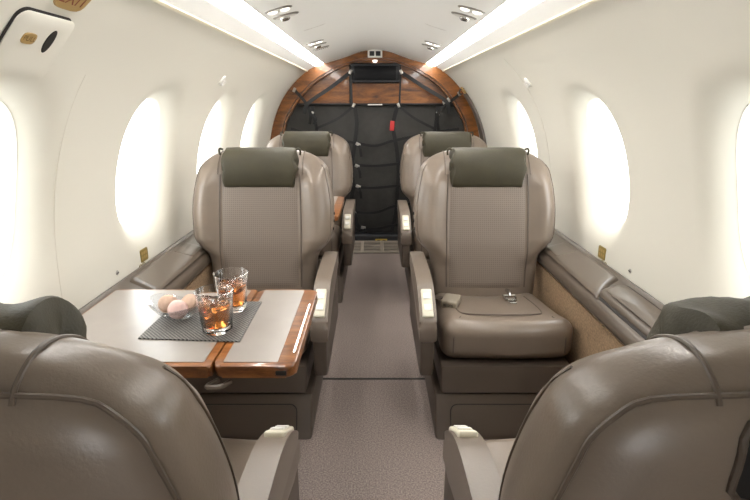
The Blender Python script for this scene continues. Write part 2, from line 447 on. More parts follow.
# moulded inner lip
lip_o = [(x*.995, z) for x, z in inner]; lip_i = [(x*.975, z-.012 if z > .9 else z) for x, z in inner]
arch_mesh('arch_lip', lip_o, lip_i, -.012, .05, M_wood, wb)
zc = .993
up = [p for p in inner if p[1] >= zc]
def poly_panel(name, pts, y0, y1, m, parent): return prism(name, pts, y0, y1, 'y', m, parent)
cpts = [p for p in up if abs(p[0]) <= .215]
poly_panel('center_panel', [(.17, zc)]+[(x, z-.006) for x, z in up if abs(x) <= .172]+[(-.17, zc)], .030, .055, M_wood, wb)
poly_panel('side_panel', [(.18, zc)]+[(.60, zc)]+[(x*.99, z-.006) for x, z in up if x >= .178]+[(.178, 1.255)], .036, .055, M_wood, wb)
poly_panel('side_panel', [(-.18, zc)]+[(-.178, 1.255)]+[(x*.99, z-.006) for x, z in up if x <= -.178]+[(-.60, zc)], .036, .055, M_wood, wb)
full = [(x, z) for x, z in inner]
poly_panel('backing', full, .056, .07, M_groove, wb)
# side cushions/pad glints of the panels: oval armour trims
# black cargo curtain (soft, slightly pleated)
v = []; f = []; nx, nz = 60, 40
for j in range(nz+1):
    z = .02+(zc-.02)*j/nz
    wdt = .0
    for p in ih:
        if p[1] <= z+.02: wdt = p[0]
    wdt = min(wdt, .645)
    for i in range(nx+1):
        t = -1+2*i/nx; x = t*wdt
        y = YB+.028-.035*math.sin(math.pi*min(1, j/nz))*(1-t*t)+.006*math.sin(x*28+z*3)*math.sin(z*7)
        v.append((x, y, z))
for j in range(nz):
    for i in range(nx): a = j*(nx+1)+i; f.append((a, a+1, a+nx+2, a+nx+1))
cc = mesh('cargo_curtain', v, f, M_black)
md = cc.modifiers.new('thickness', 'SOLIDIFY'); md.thickness = .006; md.offset = 1
tag(cc, 'black fabric cargo curtain filling the arch below the wood panel', 'curtain')
# dark sill at its foot
tag(box('cargo_sill', (0, 3.53, .045), (1.2, .10, .09), M_plastic, bev=.012), 'low black sill along the foot of the cargo curtain', 'sill')
tag(box('trim_9', (0, YB+.01, zc), (1.22, .03, .010), M_plastic, bev=.002), 'dark edge strip between wood panel and cargo curtain', 'trim', kind='structure')
tag(box('placard_strip', (0, YB-.012, zc-.004), (.10, .006, .008), M_white, bev=.001), 'small white strip on the top edge of the cargo curtain', 'strip')
pl = tag(box('yellow_placard', (.045, 3.476, .048), (.085, .004, .026), M_yellow, bev=.001), 'yellow placard on the low black sill above the floor grille', 'placard')
for k in range(2): box('print_line', (.045+(-.018 if k else .02), 3.4735, .05), (.022, .001, .010), M_olivetext, pl)

# monitor on the wood panel
mon = empty('monitor', (.001, YB+.03, 1.196)); tag(mon, 'small black flat display high on the wood partition', 'monitor')
box('housing', (0, -.018, 0), (.335, .03, .130), M_plastic, mon, bev=.008)
box('screen', (0, -.034, 0), (.285, .004, .090), M_screen, mon, bev=.001)
box('bezel', (0, -.036, .054), (.335, .006, .014), M_plastic, mon, bev=.002)
box('bezel', (0, -.036, -.054), (.335, .006, .014), M_plastic, mon, bev=.002)
sw = empty('switch_plate', (0, YB-.03, 1.318)); tag(sw, 'white double switch plate at the top of the wood arch', 'switch')
box('plate', (0, -.004, 0), (.098, .008, .052), M_white, sw, bev=.004)
for sx in (-1, 1): box('switch', (sx*.021, -.008, 0), (.032, .004, .030), M_plastic, sw, bev=.002)
sp = empty('spot_lamp', (0, YB+.01, 1.272)); tag(sp, 'tiny white spot lamp above the black display', 'lamp')
lathe('lens', [(0, -.006), (.012, -.006), (.016, 0), (.016, .008), (0, .008)], M_lens, sp, 20)

# cargo net
net = empty('cargo_net', (0, 3.5, 0)); tag(net, 'black webbing cargo net hung in front of the cargo curtain', 'cargo net')
def strap(pts, w=.022, y=3.55, sm=5, name='strap'):
    return tube(name, [(x, y-3.5+dy, z) for x, z, dy in [(p+(0,))[:3] if len(p) == 2 else p for p in pts]], 0, M_strap, net, smooth_path=sm, flat=(w, .004), up=(0, 1, 0))
vl = [(-.14, .985), (-.125, .86), (-.145, .70), (-.165, .55), (-.155, .42), (-.175, .26), (-.10, .10)]
vr = [(.155, .985), (.125, .85), (.15, .70), (.165, .55), (.16, .40), (.152, .25), (.125, .11)]
strap(vl, .026); strap(vr, .026)
strap([(-.43, .98), (-.40, .80), (-.39, .60), (-.38, .3), (-.38, .10)]); strap([(.43, .98), (.41, .80), (.39, .6), (.38, .3), (.38, .10)])
for pts in ([(-.58, .83), (-.38, .775), (-.14, .735), (.0, .715), (.13, .75), (.38, .80), (.58, .83)], [(-.6, .64), (-.39, .60), (-.165, .585), (0, .575), (.16, .59), (.39, .61), (.6, .64)],
            [(-.6, .45), (-.38, .43), (-.155, .425), (0, .42), (.16, .435), (.38, .45), (.6, .46)], [(-.6, .30), (-.38, .27), (-.18, .245), (0, .24), (.15, .29), (.38, .32), (.6, .34)],
            [(-.6, .15), (-.38, .13), (-.12, .115), (.02, .12), (.14, .145), (.38, .16), (.6, .17)]): strap(pts, .018, 3.546)
strap([(-.14, .985), (-.25, .90), (-.41, .83)], .016); strap([(.155, .985), (.27, .90), (.41, .83)], .016)
# upper anchor straps in front of the wood
strap([(-.165, 1.20, .03), (-.30, 1.10, .0), (-.45, 1.0, -.03), (-.48, .93, -.03)], .024); strap([(.175, 1.20, .03), (.32, 1.11, .0), (.48, 1.01, -.03), (.50, .93, -.03)], .024)
strap([(-.165, 1.20, .03), (-.160, .985)], .018); strap([(.175, 1.20, .03), (.165, .985)], .012)
strap([(-.545, 1.085, .0), (-.47, 1.0, -.01), (-.44, .93, -.02), (-.45, .86, .0)], .02); strap([(.58, 1.06, .0), (.50, 1.0, -.01), (.43, .94, -.02), (.44, .80, .0)], .02)
strap([(-.44, .93, -.02), (-.40, .90, -.03), (-.42, .86, -.02)], .016)
for (x, z) in ((-.165, 1.20), (.175, 1.20), (-.46, .99), (-.43, .93), (.47, 1.0), (.43, .93), (.50, 1.02), (-.545, 1.085), (.57, 1.06), (-.145, .985), (.16, .985)):
    box('hook', (x, .043, z), (.018, .012, .030), M_silver, net, bev=.003, rot=Matrix.Rotation(R(25 if x < 0 else -25), 3, 'Y'))
for (x, z, a) in ((-.118, .725, 28), (-.125, .575, 24), (-.12, .43, 24), (-.15, .245, 50), (-.085, .13, 12)):
    box('buckle', (x, .036, z), (.034, .008, .022), M_silver, net, bev=.003, rot=Matrix.Rotation(R(a), 3, 'Y'))
    tube('strap_tail', [(x+.004, .034, z-.008), (x+.016, .03, z-.035), (x+.022, .032, z-.085)], 0, M_strap, net, smooth_path=4, flat=(.018, .004), up=(0, 1, 0))
tagp = box('pull_tag', (.118, .034, .85), (.03, .006, .065), M_red, net, bev=.003, rot=Matrix.Rotation(R(4), 3, 'Y')); tagp['label'] = 'red fabric pull tag'

# vent grille on the floor at the partition
gr = empty('floor_grille', (-.02, 3.32, .004)); tag(gr, 'slotted beige vent grille on the floor below the cargo net', 'vent grille')
ga = R(14); gl = .155; gw = .44
def gp(x, t, h=0): return (x, t*math.cos(ga)-h*math.sin(ga), t*math.sin(ga)+h*math.cos(ga))
grot = Matrix.Rotation(ga, 3, 'X')
box('backing', gp(0, gl/2, -.002), (gw, gl, .004), M_groove, gr, rot=grot)
for i in range(8): box('slat', gp(0, gl*(i+.15)/7.3, .004), (gw, .012 if i not in (0, 7) else .02, .005), M_grille, gr, bev=.0015, seg=1, rot=grot)
for x in (-.21, -.07, .07, .21): box('bar', gp(x, gl/2, .005), (.024, gl, .005), M_grille, gr, bev=.0015, seg=1, rot=grot)

# taupe pad and hook on the wall beside the arch
rgs = []
for i in range(25):
    t = i/24; s = .685+.50*t; y = 3.49-.10*t; wd = .012+.085*math.sin(math.pi*min(1, t*.62+.03)); 
    rgs.append([hull(1, y-wd*.55, s, -.002), hull(1, y-wd*.5, s, -.016), hull(1, y, s, -.026), hull(1, y+wd*.4, s, -.022), hull(1, y+wd*.5, s, -.002)])
o = loft('wall_pad', rgs, M_base); tag(o, 'slim taupe padded crescent on the right wall beside the wood arch', 'pad')
hk = empty('tie_hook', hull(1, 3.46, .655, -.004)); tag(hk, 'dark tie hook above the taupe crescent pad', 'hook')
tube('hook_arm', [(0, 0, 0), (-.02, -.01, -.005), (-.03, -.01, -.02), (-.02, -.012, -.035), (-.008, -.012, -.03)], .005, M_plastic, hk, smooth_path=5)
box('hook_plate', (-.002, 0, -.01), (.012, .03, .05), M_gold, hk, bev=.003, rot=Matrix.Rotation(R(-40), 3, 'Y'))

# ------------------------------------------------------------------ things fixed on the lining
def patch_verts(side, outline, off):
    return [hull(side, y, s, off) for y, s in outline]
def hull_slab(name, side, outline, o_in, o_out, m, parent=None, loc=Vector(), edge=.004):
    """rounded slab lying on the lining; o_out<0 is towards the cabin"""
    cy = sum(p[0] for p in outline)/len(outline); cs = sum(p[1] for p in outline)/len(outline)
    def sc(k): return [(cy+(y-cy)*k, cs+(s-cs)*k) for y, s in outline]
    ex = max(abs(y-cy) for y, s in outline); k1 = 1-edge/ex
    levels = [(1, o_in), (1, o_out+edge*.5 if False else o_out*.5+o_in*.5), (k1, o_out), (.66*k1, o_out), (.33*k1, o_out)]
    n = len(outline); v = []
    for k, o in levels: v += [hull(side, y, s, o)-loc for y, s in sc(k)]
    v.append(hull(side, cy, cs, o_out)-loc); f = []
    for a in range(len(levels)-1):
        for i in range(n): f.append((a*n+i, a*n+(i+1) % n, (a+1)*n+(i+1) % n, (a+1)*n+i))
    for i in range(n): f.append(((len(levels)-1)*n+i, (len(levels)-1)*n+(i+1) % n, len(levels)*n))
    return mesh(name, v, f, m, parent)
def oval(cy, cs, a, b, e=2.0, n=28):
    out = []
    for i in range(n):
        t = 2*math.pi*i/n; c, s = math.cos(t), math.sin(t); r = (abs(c)**e+abs(s)**e)**(-1/e); out.append((cy+a*c*r, cs+b*s*r))
    return out
def hull_text(name, txt, side, cy, cs, size, off, m, parent, loc, shear=0):
    cu = bpy.data.curves.new('t', 'FONT'); cu.body = txt; cu.size = size; cu.align_x = 'CENTER'; cu.align_y = 'CENTER'
    to = bpy.data.objects.new('t', cu); COL.objects.link(to); bpy.context.view_layer.update()
    dg = bpy.context.evaluated_depsgraph_get(); me0 = to.evaluated_get(dg).to_mesh()
    v = [hull(side, cy-side*p.co.x+0, cs-p.co.y, off)-loc for p in me0.vertices]; f = [tuple(p.vertices) for p in me0.polygons]
    bpy.data.objects.remove(to); bpy.data.curves.remove(cu)
    o = mesh(name, v, f, m, parent, smooth=False); return o
# emergency exit handle hatch
L0 = hull(-1, .90, .65, 0); ht = empty('exit_hatch', L0); tag(ht, 'ivory emergency exit hatch cover with a dark finger hole', 'hatch')
hull_slab('gap', -1, rrect(.836, .980, .585, .70, .02), 0, -.0008, M_groove, ht, L0, .001)
hull_slab('cover', -1, rrect(.843, .993, .590, .720, .02), .001, -.0045, M_wall, ht, L0, .006)
hull_slab('finger_hole', -1, oval(.945, .637, .011, .024, 2.0), -.0048, -.0058, M_groove, ht, L0, .001)
pq = hull_slab('pull_plaque', -1, oval(.892, .638, .017, .011, 3.5), -.005, -.0065, M_gold, ht, L0, .001)
pt = hull_text('lettering', 'PULL', -1, .892, .638, .014, -.0068, M_olivetext, None, L0); pt.parent = pq
L1 = hull(-1, .938, .548, 0); ex = empty('exit_sign', L1); tag(ex, 'gold oval EXIT plaque above the emergency hatch', 'sign')
hull_slab('plaque', -1, oval(.932, .546, .042, .025, 3.5), .001, -.003, M_gold, ex, L1, .002)
hull_text('lettering', 'EXIT', -1, .932, .546, .036, -.0034, M_goldtext, ex, L1)
# coat hooks
for side, y, s in ((-1, 2.047, .665), (1, 2.064, .673)):
    sn = 'left' if side < 0 else 'right'
    L2 = hull(side, y, s, 0); hk = empty('coat_hook', L2); tag(hk, 'small ivory fold-down coat hook on the %s wall' % sn, 'hook', 'coat hooks')
    hull_slab('base', side, oval(y, s, .020, .020, 2.6), .001, -.005, M_ceil, hk, L2, .003)
    rg = [hull(side, y+.012*math.cos(R(a)), s+.004+.014*math.sin(R(a)), -.011)-L2 for a in range(-30, 211, 20)]
    tube('ring', rg, .003, M_white, hk, 6)
# placards and screws by the console
for side, y, s in ((-1, 1.565, 1.262), (1, 1.594, 1.264)):
    sn = 'left' if side < 0 else 'right'
    L2 = hull(side, y, s, 0); pc = empty('wall_placard', L2); tag(pc, 'small olive-gold placard above the %s console' % sn, 'placard', 'wall placards')
    hull_slab('plate', side, rrect(y-.026, y+.026, s-.022, s+.020, .006), .001, -.002, M_olive, pc, L2, .001)
    for r_ in range(2):
        for c_ in range(3): hull_slab('print_mark', side, rrect(y-.020+c_*.014, y-.010+c_*.014, s-.014+r_*.015, s-.004+r_*.015, .002, 2), -.002, -.0024, M_gold, pc, L2, .0005)
    y2 = y-.022
    L3 = hull(side, y2, s+.028, 0); so = empty('small_symbol', L3); tag(so, 'tiny gold outline symbol just below the %s placard' % sn, 'symbol', 'wall symbols')
    for w_ in range(2): tube('outline', [hull(side, y2-.012+w_*.024+.009*math.cos(R(a)), s+.030+.008*math.sin(R(a)), -.001)-L3 for a in range(0, 360, 45)], .0012, M_olive, so, 5, closed=True)
    ysc = 1.387 if side < 0 else 1.403
    L3 = hull(side, ysc, 1.262, 0); sc_ = empty('wall_screw', L3); tag(sc_, 'small dark screw head on the %s wall ahead of the placard' % sn, 'screw', 'wall screws')
    hull_slab('head', side, oval(ysc, 1.262, .007, .007), .001, -.003, M_silver, sc_, L3, .002)
    hull_slab('slot', side, rrect(ysc-.005, ysc+.005, 1.2605, 1.2635, .001, 2), -.003, -.0035, M_groove, sc_, L3, .0004)
# ceiling reading lamps and air nozzles
FIX = [(-1, 1.64, .303, 'lamp', 'near left'), (-1, 1.752, .300, 'nozzle', 'near left'), (1, 1.64, .303, 'lamp', 'near right'), (1, 1.757, .300, 'nozzle', 'near right'),
       (-1, 2.50, .292, 'lamp', 'far left'), (-1, 2.62, .290, 'nozzle', 'far left'), (1, 2.56, .290, 'lamp', 'far right'), (1, 2.69, .288, 'nozzle', 'far right'), (-1, 2.76, .290, 'speaker', 'far left')]
for side, y, s, kind, wh in FIX:
    s -= .003
    L2 = hull(side, y, s, 0)
    o = empty({'lamp': 'reading_lamp', 'nozzle': 'air_nozzle', 'speaker': 'ceiling_speaker'}[kind], L2)
    tag(o, {'lamp': 'recessed twin reading lamp on the ceiling, %s pair', 'nozzle': 'chrome air nozzle behind the reading lamp, %s pair', 'speaker': 'small round dotted ceiling speaker at the %s'}[kind] % wh, {'lamp': 'lamp', 'nozzle': 'air vent', 'speaker': 'speaker'}[kind])
    a, b = (.026, .043)
    hull_slab('rim', side, oval(y, s, a, b, 2.2), .001, -.004, M_silver, o, L2, .004)
    if kind == 'lamp':
        hull_slab('recess', side, oval(y, s, a*.86, b*.86, 2.2), -.004, -.0048, M_white, o, L2, .001)
        for q in (-1, 1): hull_slab('lens', side, oval(y, s+q*.019, .016, .014), -.0046, -.007, M_lens, o, L2, .002)
    elif kind == 'nozzle':
        hull_slab('recess', side, oval(y, s, a*.82, b*.82, 2.2), -.004, -.0048, M_white, o, L2, .001)
        hull_slab('nozzle', side, oval(y, s+.004, .016, .016), -.0046, -.014, M_chrome, o, L2, .005)
        hull_slab('nozzle_bore', side, oval(y, s+.004, .008, .008), -.014, -.0146, M_groove, o, L2, .001)
    else:
        hull_slab('cover', side, oval(y, s, a*.9, b*.9, 2.2), -.004, -.0052, M_white, o, L2, .001)
        for q in range(7): hull_slab('slot', side, oval(y, s-.03+q*.01, .014, .0022), -.005, -.0056, M_groove, o, L2, .0005)
for side, y in ((-1, 2.12), (1, 2.12)):
    hull_slab_o = hull_slab('trim_%d' % (10 if side < 0 else 11), side, rrect(y-.004, y+.004, .20, .29, .002, 2), .001, -.001, M_white, None, Vector(), .001)
    tag(hull_slab_o, 'faint white ceiling joint between the %s lamp pairs' % ('left' if side < 0 else 'right'), 'trim', kind='structure')

# ------------------------------------------------------------------ side consoles (ledges under the windows)
def console(side):
    sn = 'left' if side < 0 else 'right'
    root = empty('side_console', (side*.66, 1.4, 0))
    tag(root, 'taupe side console with %s under the %s windows' % ('fold-out table' if side < 0 else 'a lidded bin', sn), 'console')
    loc = Vector(root.location)
    sec = [(.752, .415), (.752, .497), (.744, .499), (.733, .489), (.70, .480), (.67, .472), (.638, .463), (.626, .457), (.620, .448), (.618, .436), (.619, .425), (.624, .418), (.64, .415)]
    rings = []
    for y in (Y0+.02, .4, 1.0, 1.6, 2.2, 2.9, YB-.045): rings.append([Vector((side*x, y, z))-loc for x, z in sec])
    loft('ledge', rings, M_console, root)
    # carpeted lower side panel
    sec2 = [(.66, .002), (.66, .41), (.626, .41), (.634, .30), (.645, .002)]
    loft('side_panel', [[Vector((side*x, y, z))-loc for x, z in sec2] for y in (Y0+.02, 1.4, YB-.045)], M_tan, root)
    # raised aft cover with rounded front edge
    def zs(x): # ledge surface height
        for (a, za), (b, zb) in zip(sec[2:9], sec[3:10]):
            if b <= x <= a: return za+(zb-za)*(a-x)/(a-b)
        return .45
    def slab(name, outline, dz0, dz1, m, edge=.006, crown=0):
        cx = sum(p[0] for p in outline)/len(outline); cy = sum(p[1] for p in outline)/len(outline); n = len(outline); v = []; f = []
        ex_ = max(abs(p[0]-cx) for p in outline); ey = max(abs(p[1]-cy) for p in outline)
        lv = [(0, dz0), (0, dz0+(dz1-dz0)*.6), (edge*.35, dz0+(dz1-dz0)*.9), (edge, dz1)]
        for e, dz in lv:
            kx = 1-e/ex_; ky = 1-e/ey
            for x, y in outline:
                X = cx+(x-cx)*kx; v.append(Vector((side*X, cy+(y-cy)*ky, zs(X)+dz))-loc)
        for q in (.7, .4, .15):
            for x, y in outline:
                X = cx+(x-cx)*q; v.append(Vector((side*X, cy+(y-cy)*(1-edge/ey)*(1-(1-q)*.999) , zs(X)+dz1+crown*(1-q*q)))-loc)
        L_ = len(lv)+3
        for a in range(L_-1):
            for i in range(n): f.append((a*n+i, a*n+(i+1) % n, (a+1)*n+(i+1) % n, (a+1)*n+i))
        f.append(tuple((L_-1)*n+i for i in range(n)))
        return mesh(name, v, f, m, root)
    front = [(.63, 1.335), (.645, 1.345), (.67, 1.375), (.70, 1.405), (.733, 1.425)] if side > 0 else [(.63, 1.37), (.66, 1.385), (.70, 1.40), (.733, 1.41)]
    out = [(.733, 2.9), (.63, 2.9)]+front
    fr = [(p.x, p.y) for p in catmull([(a, b, 0) for a, b in front], 6)]
    # long cover as a loft along the console with a rounded nose at its front edge
    NXC = 14; lvl = [(-.012, -.004), (-.006, .004), (.0, .008), (.008, .0105), (.02, .011), (.5, .011), (1.0, .011), (1.5, .011)]
    v = []; f = []
    for dy, dz in lvl:
        for k in range(NXC+1):
            t = k/NXC; x = .634+(.732-.634)*t
            yf = fr[0][1]
            for (xa, ya), (xb, yb_) in zip(fr, fr[1:]):
                if xa <= x <= xb: yf = ya+(yb_-ya)*(x-xa)/(xb-xa)
            ed = .004*max(0, 1-min(t, 1-t)/.08)
            v.append(Vector((side*x, yf+dy, zs(x)+dz-ed*(1 if dz > 0 else 0)))-loc)
    for a in range(len(lvl)-1):
        for k in range(NXC): q = a*(NXC+1)+k; f.append((q, q+1, q+NXC+2, q+NXC+1))
    mesh('aft_cover', v, f, M_console, root)
    slab('hatch', rrect(.645, .715, 1.70, 1.82, .008), .009, .0125, M_console, .004)
    if side > 0:
        slab('bin_rim', rrect(.638, .735, .95, 1.385, .03), -.004, .0022, M_groove, .003)
        slab('bin_lid', rrect(.646, .726, .96, 1.368, .024), -.002, .014, M_console, .016, crown=.010)
    else:
        slab('table_slot', rrect(.668, .676, .70, 1.25, .003, 2), -.004, .0015, M_groove, .001)
    return root
console(-1); console(1)

# ------------------------------------------------------------------ seats
BACK = [(.27,.188,.09),(.31,.192,.115),(.37,.196,.13),(.43,.202,.14),(.46,.212,.145),(.485,.236,.148),(.51,.254,.15),(.55,.263,.15),(.62,.265,.152),(.68,.259,.150),(.73,.249,.144),(.765,.240,.136),(.79,.219,.120),(.808,.193,.098),(.820,.166,.074),(.828,.13,.048),(.832,.06,.018)]
BK = [tuple(p) for p in catmull(BACK, 5)]
def bk(z):
    for a, b in zip(BK, BK[1:]):
        if a[0] <= z <= b[0] and b[0] > a[0]:
            k = (z-a[0])/(b[0]-a[0]); return a[1]+(b[1]-a[1])*k, a[2]+(b[2]-a[2])*k
    return BK[-1][1:] if z > .5 else BK[0][1:]
RECL = .225
def y_plane(z): return -.118+(z-.33)*RECL          # front plane of the backrest, seat local
def bump(u, z):
    u = abs(u); k = math.exp(-((u-.80)/.17)**2); low = min(1, max(0, (z-.42)/.1)); top = min(1, max(0, (.80-z)/.08))
    return .042*k*low*top
def ymid(z):
    w, t = bk(z); return y_plane(z)+.075
def ring_at(z, n=64, w=None, t=None):
    w0, t0 = bk(z); w = w or w0; t = t or t0; out = []
    for i in range(n):
        a = 2*math.pi*i/n; c, s = math.cos(a), math.sin(a)
        x = w*math.copysign(abs(c)**.62, c); yy = math.copysign(abs(s)**.62, s)*t/2
        if s < 0: yy -= bump(x/w, z)*min(1, abs(s)*2.2)
        out.append(Vector((x, ymid(z)+yy, z)))
    return out
def front_y(x, z):
    w, t = bk(z); c = min(1, abs(x)/w)**(1/.62); s = math.sqrt(max(0, 1-c*c))
    return ymid(z)-(s**.62)*t/2-bump(x/w, z)*min(1, s*2.2)
def back_y(x, z):
    w, t = bk(z); c = min(1, abs(x)/w)**(1/.62); s = math.sqrt(max(0, 1-c*c)); return ymid(z)+(s**.62)*t/2

def seat(inb, label, loc, rz, near=False, belt=False):
    """seat facing -y in its own frame; inb=+1: aisle on local +x"""
    ML = M_leather
    root = empty('cabin_seat', loc, rz); tag(root, label, 'seat', 'taupe leather cabin seats')
    # backrest shell
    rings = [ring_at(p[0]) for p in BK]
    loft('backrest', rings, ML, root)
    # perforated centre panel
    v = []; f = []; nx, nz = 16, 30; z0, z1 = .335, .745
    for j in range(nz+1):
        z = z0+(z1-z0)*j/nz; hw = .142-.008*(1-j/nz)*0+.004*math.sin(j/nz*3.1)
        for i in range(nx+1):
            t = -1+2*i/nx; x = t*hw; e = 1 if abs(t) < .99 and 0 < j < nz else -.6
            v.append((x, front_y(x, z)-.0035*e, z))
    for j in range(nz):
        for i in range(nx): a = j*(nx+1)+i; f.append((a, a+1, a+nx+2, a+nx+1))
    mesh('center_panel', v, f, M_perf, root)
    for sx in (-1, 1):
        tube('seam', [(sx*(.145+.004*math.sin((z-.34)/.41*3.1)), front_y(.147, z)-.0015, z) for z in [.34+.41*k/12 for k in range(13)]], .0026, M_stitch, root, 6)
        zt = [.75, .78, .80, .812]
        tube('shoulder_piping', [(sx*.155, front_y(.155, z)-.001, z) for z in zt]+[(sx*.155, ymid(.82)-.012, .8235), (sx*.155, ymid(.82)+.012, .8235)]+[(sx*.155, back_y(.155, z)+.001, z) for z in reversed(zt[2:])], .0022, M_piping, root, 8, smooth_path=4)
    # bolster front seams
    for sx in (-1, 1):
        tube('edge_piping', [(sx*bk(z)[0]*.965, front_y(bk(z)[0]*.965, z)-.0005, z) for z in [.50+.28*k/16 for k in range(17)]], .0022, M_piping, root, 6)
    # rear perimeter piping
    pts = []
    for k in range(15): z = .42+.34*k/14; w = bk(z)[0]; pts.append((w*.955, back_y(w*.955, z)+.001, z))
    for zz, q in ((.782, .95), (.797, .93)): w = bk(zz)[0]; pts.append((w*q, back_y(w*q, zz)+.001, zz))
    pts += [(.14, back_y(.14, .808)+.002, .808), (.08, back_y(.08, .812)+.002, .812), (.03, back_y(.03, .812)+.002, .812)]
    pts = pts+[(-x, y, z) for x, y, z in reversed(pts)]
    tube('rear_piping', pts, .0024, M_piping, root, 8, smooth_path=3)
    if near == 2:
        # framed pocket in the shell of the backrest
        prf = rrect(-.14, .14, .725, .795, .015, 8)
        prf = arc_resample(prf+[prf[0]], 60)[:-1]
        tube('pocket_frame', [(x, back_y(x, z)+.001, z) for x, z in prf], .003, M_base, root, 8, closed=True)
        v = []; f = []
        for j in range(13):
            for i in range(21):
                x = -.137+.274*i/20; z = .728+.064*j/12; v.append((x, back_y(x, z)+.0015, z))
        for j in range(12):
            for i in range(20): a_ = j*21+i; f.append((a_, a_+1, a_+22, a_+21))
        mesh('pocket_panel', v, f, M_plastic, root)
    # headrest pad under the cover
    hb = []
    for i in range(13):
        x = -.150+.30*i/12; e = math.sin(math.acos(min(1, abs(x)/.1525)))**.5
        hb.append([Vector((x, y_plane(.80)+.055+math.cos(a)*.058*e, .770+math.sin(a)*.066*e)) for a in [2*math.pi*k/20 for k in range(20)]])
    loft('headrest', hb, ML, root)
    # olive cover draped over the headrest
    sec = []
    yp = y_plane(.78)
    path = [(yp-.012, .700), (yp-.026, .715), (yp-.034, .76), (yp-.028, .803), (yp-.004, .833), (yp+.040, .843), (yp+.068, .836), (yp+.080, .818), (yp+.080, .80)]
    pth = [(p.x, p.y) for p in catmull([(a, b, 0) for a, b in path], 5)]
    rg = []; NX = 34
    bot = [(yp+.07, .76), (yp+.05, .73), (yp+.02, .708)]
    cy_, cz_ = yp+.03, .772
    for i in range(NX+1):
        t = math.sin((-1+2*i/NX)*PI/2); x = t*(.130 if near else .136); at = abs(t); ring = []
        e = 1-.55*max(0, (at-.90)/.10)**3
        for q, (y, z) in enumerate(pth+bot):
            wob = (.05 if near else .012)*math.sin(11*t+z*60+y*35)*at**2+.004*math.sin(5*t+q*.7)
            k = ((.93+.05*math.sin(4.3*t+1.2)+.04*math.sin(13*t+y*50) if near else 1.0)+wob)*e
            ring.append(Vector((x+.005*math.sin(z*70+y*40)*at**4, cy_+(y-cy_)*k, cz_+(z-cz_)*k)))
        rg.append(ring)
    cv = loft('headrest_cover', rg, M_cover, root); cv['label'] = 'olive fabric headrest cover'
    # side ties of the cover
    for sx in (() if near else (-1, 1)):
        tube('cover_tie', [(sx*.132, yp+.01, .838), (sx*.143, yp+.012, .841), (sx*.148, yp+.016, .832), (sx*.146, yp+.02, .818)], .004, M_cover, cv, 6, smooth_path=4)
    # cushion
    def cd(p):
        x, y, z = p
        ty = (y+.20)/.40                                   # 0 at the front
        z2 = z + .030*(1-ty) - .012*ty
        if z > 0:
            z2 -= .012*(1-min(1, (abs(x)/.16)**2))*min(1, max(0, ty*1.6))*(1 if abs(x) < .2 else 0)
            z2 += .010*math.exp(-((ty-.14)/.12)**2)
        k = 1+.05*(1-ty)
        y2 = y - (.022*(1-(x/.205)**2) if y < -.12 else 0)*(1 if z > -.04 else .55)
        return (x*k, y2, z2)
    box('seat_cushion', (0, -.255, .262), (.395, .40, .125), ML, root, bev=.042, seg=6, deform=cd, cuts=3)
    # U seam on the cushion
    us = [(-.135, -.135), (-.140, -.25), (-.132, -.34), (-.10, -.372), (0, -.380), (.10, -.372), (.132, -.34), (.140, -.25), (.135, -.135)]
    def ctop(x, y):
        p = cd((x, y+.255, .0625)); return .262+p[2]
    tube('cushion_seam', [(p.x, p.y, ctop(p.x, p.y)+.0002) for p in catmull([(a, b, 0) for a, b in us], 6)], .0024, M_stitch, root, 6)
    for sx in (() if near else (-1, 1)):
        cpp = [cd((sx*.138, -.135, .0625)), cd((sx*.152, -.170, .056)), cd((sx*.160, -.190, .040)), cd((sx*.163, -.199, .012)), cd((sx*.163, -.200, -.03))]
        tube('cushion_piping', [(x, y-.255, z+.262) for x, y, z in cpp], .0018, M_stitch, root, 6, smooth_path=5)
    def lim(i_, o_): return (-o_, i_) if inb > 0 else (-i_, o_)
    # skirt, plinth and its front panel
    sk = prism('skirt', [(-.485, .137), (-.475, .222), (.03, .222), (.03, .137)], *lim(.208, .196), 'x', M_base, root, bev=.008)
    prism('skirt_groove', [(-.462, .125), (-.462, .139), (.02, .139), (.02, .125)], *lim(.198, .188), 'x', M_groove, root)
    prism('plinth', [(-.53, .0), (-.478, .128), (.03, .128), (.05, .0)], *lim(.225, .20), 'x', M_base, root, bev=.01)
    th = math.atan2(.052, .128)
    prt = Matrix.Rotation(-th, 3, 'X')
    def pp(x, t, h): # point on the sloped plinth front
        return (x, -.53+t*math.sin(th)-h*math.cos(th), t*math.cos(th)+h*math.sin(th))
    def fp(nm, x0, x1, t0, t1, r, h0, h1, m, parent):
        ol = rrect(x0, x1, t0, t1, r); n = len(ol)
        v = [pp(x, t, h0) for x, t in ol]+[pp(x, t, h1) for x, t in ol]
        f = [(i, (i+1) % n, n+(i+1) % n, n+i) for i in range(n)]+[tuple(range(n, 2*n))]
        return mesh(nm, v, f, m, parent)
    fp('panel_gap', -.178, .178, .012, .108, .022, -.002, .0012, M_groove, root)
    dr = fp('front_panel', -.175, .175, .012, .105, .02, -.002, .004, M_base, root)
    # aisle armrest
    ax = inb*(.241 if near else .252); AD = -.004 if near else -.050; AY = .085 if near else -.01
    up_pts = [(min(a+AY, .02), b+AD) for a, b in [(.02, .445), (.02, .498), (-.06, .505), (-.24, .503), (-.33, .495), (-.395, .472), (-.445, .440), (-.468, .415), (-.472, .385), (-.468, .355), (-.40, .36), (-.30, .40), (-.20, .43)]]
    up2 = [(p.x, p.y) for p in catmull([(a, b, 0) for a, b in up_pts[1:10]], 4)]+up_pts[10:]+[up_pts[0]]
    arm = prism('armrest', up2, ax-(.023 if near else .026), ax+(.023 if near else .026), 'x', M_arm, root, bev=.011, seg=4)
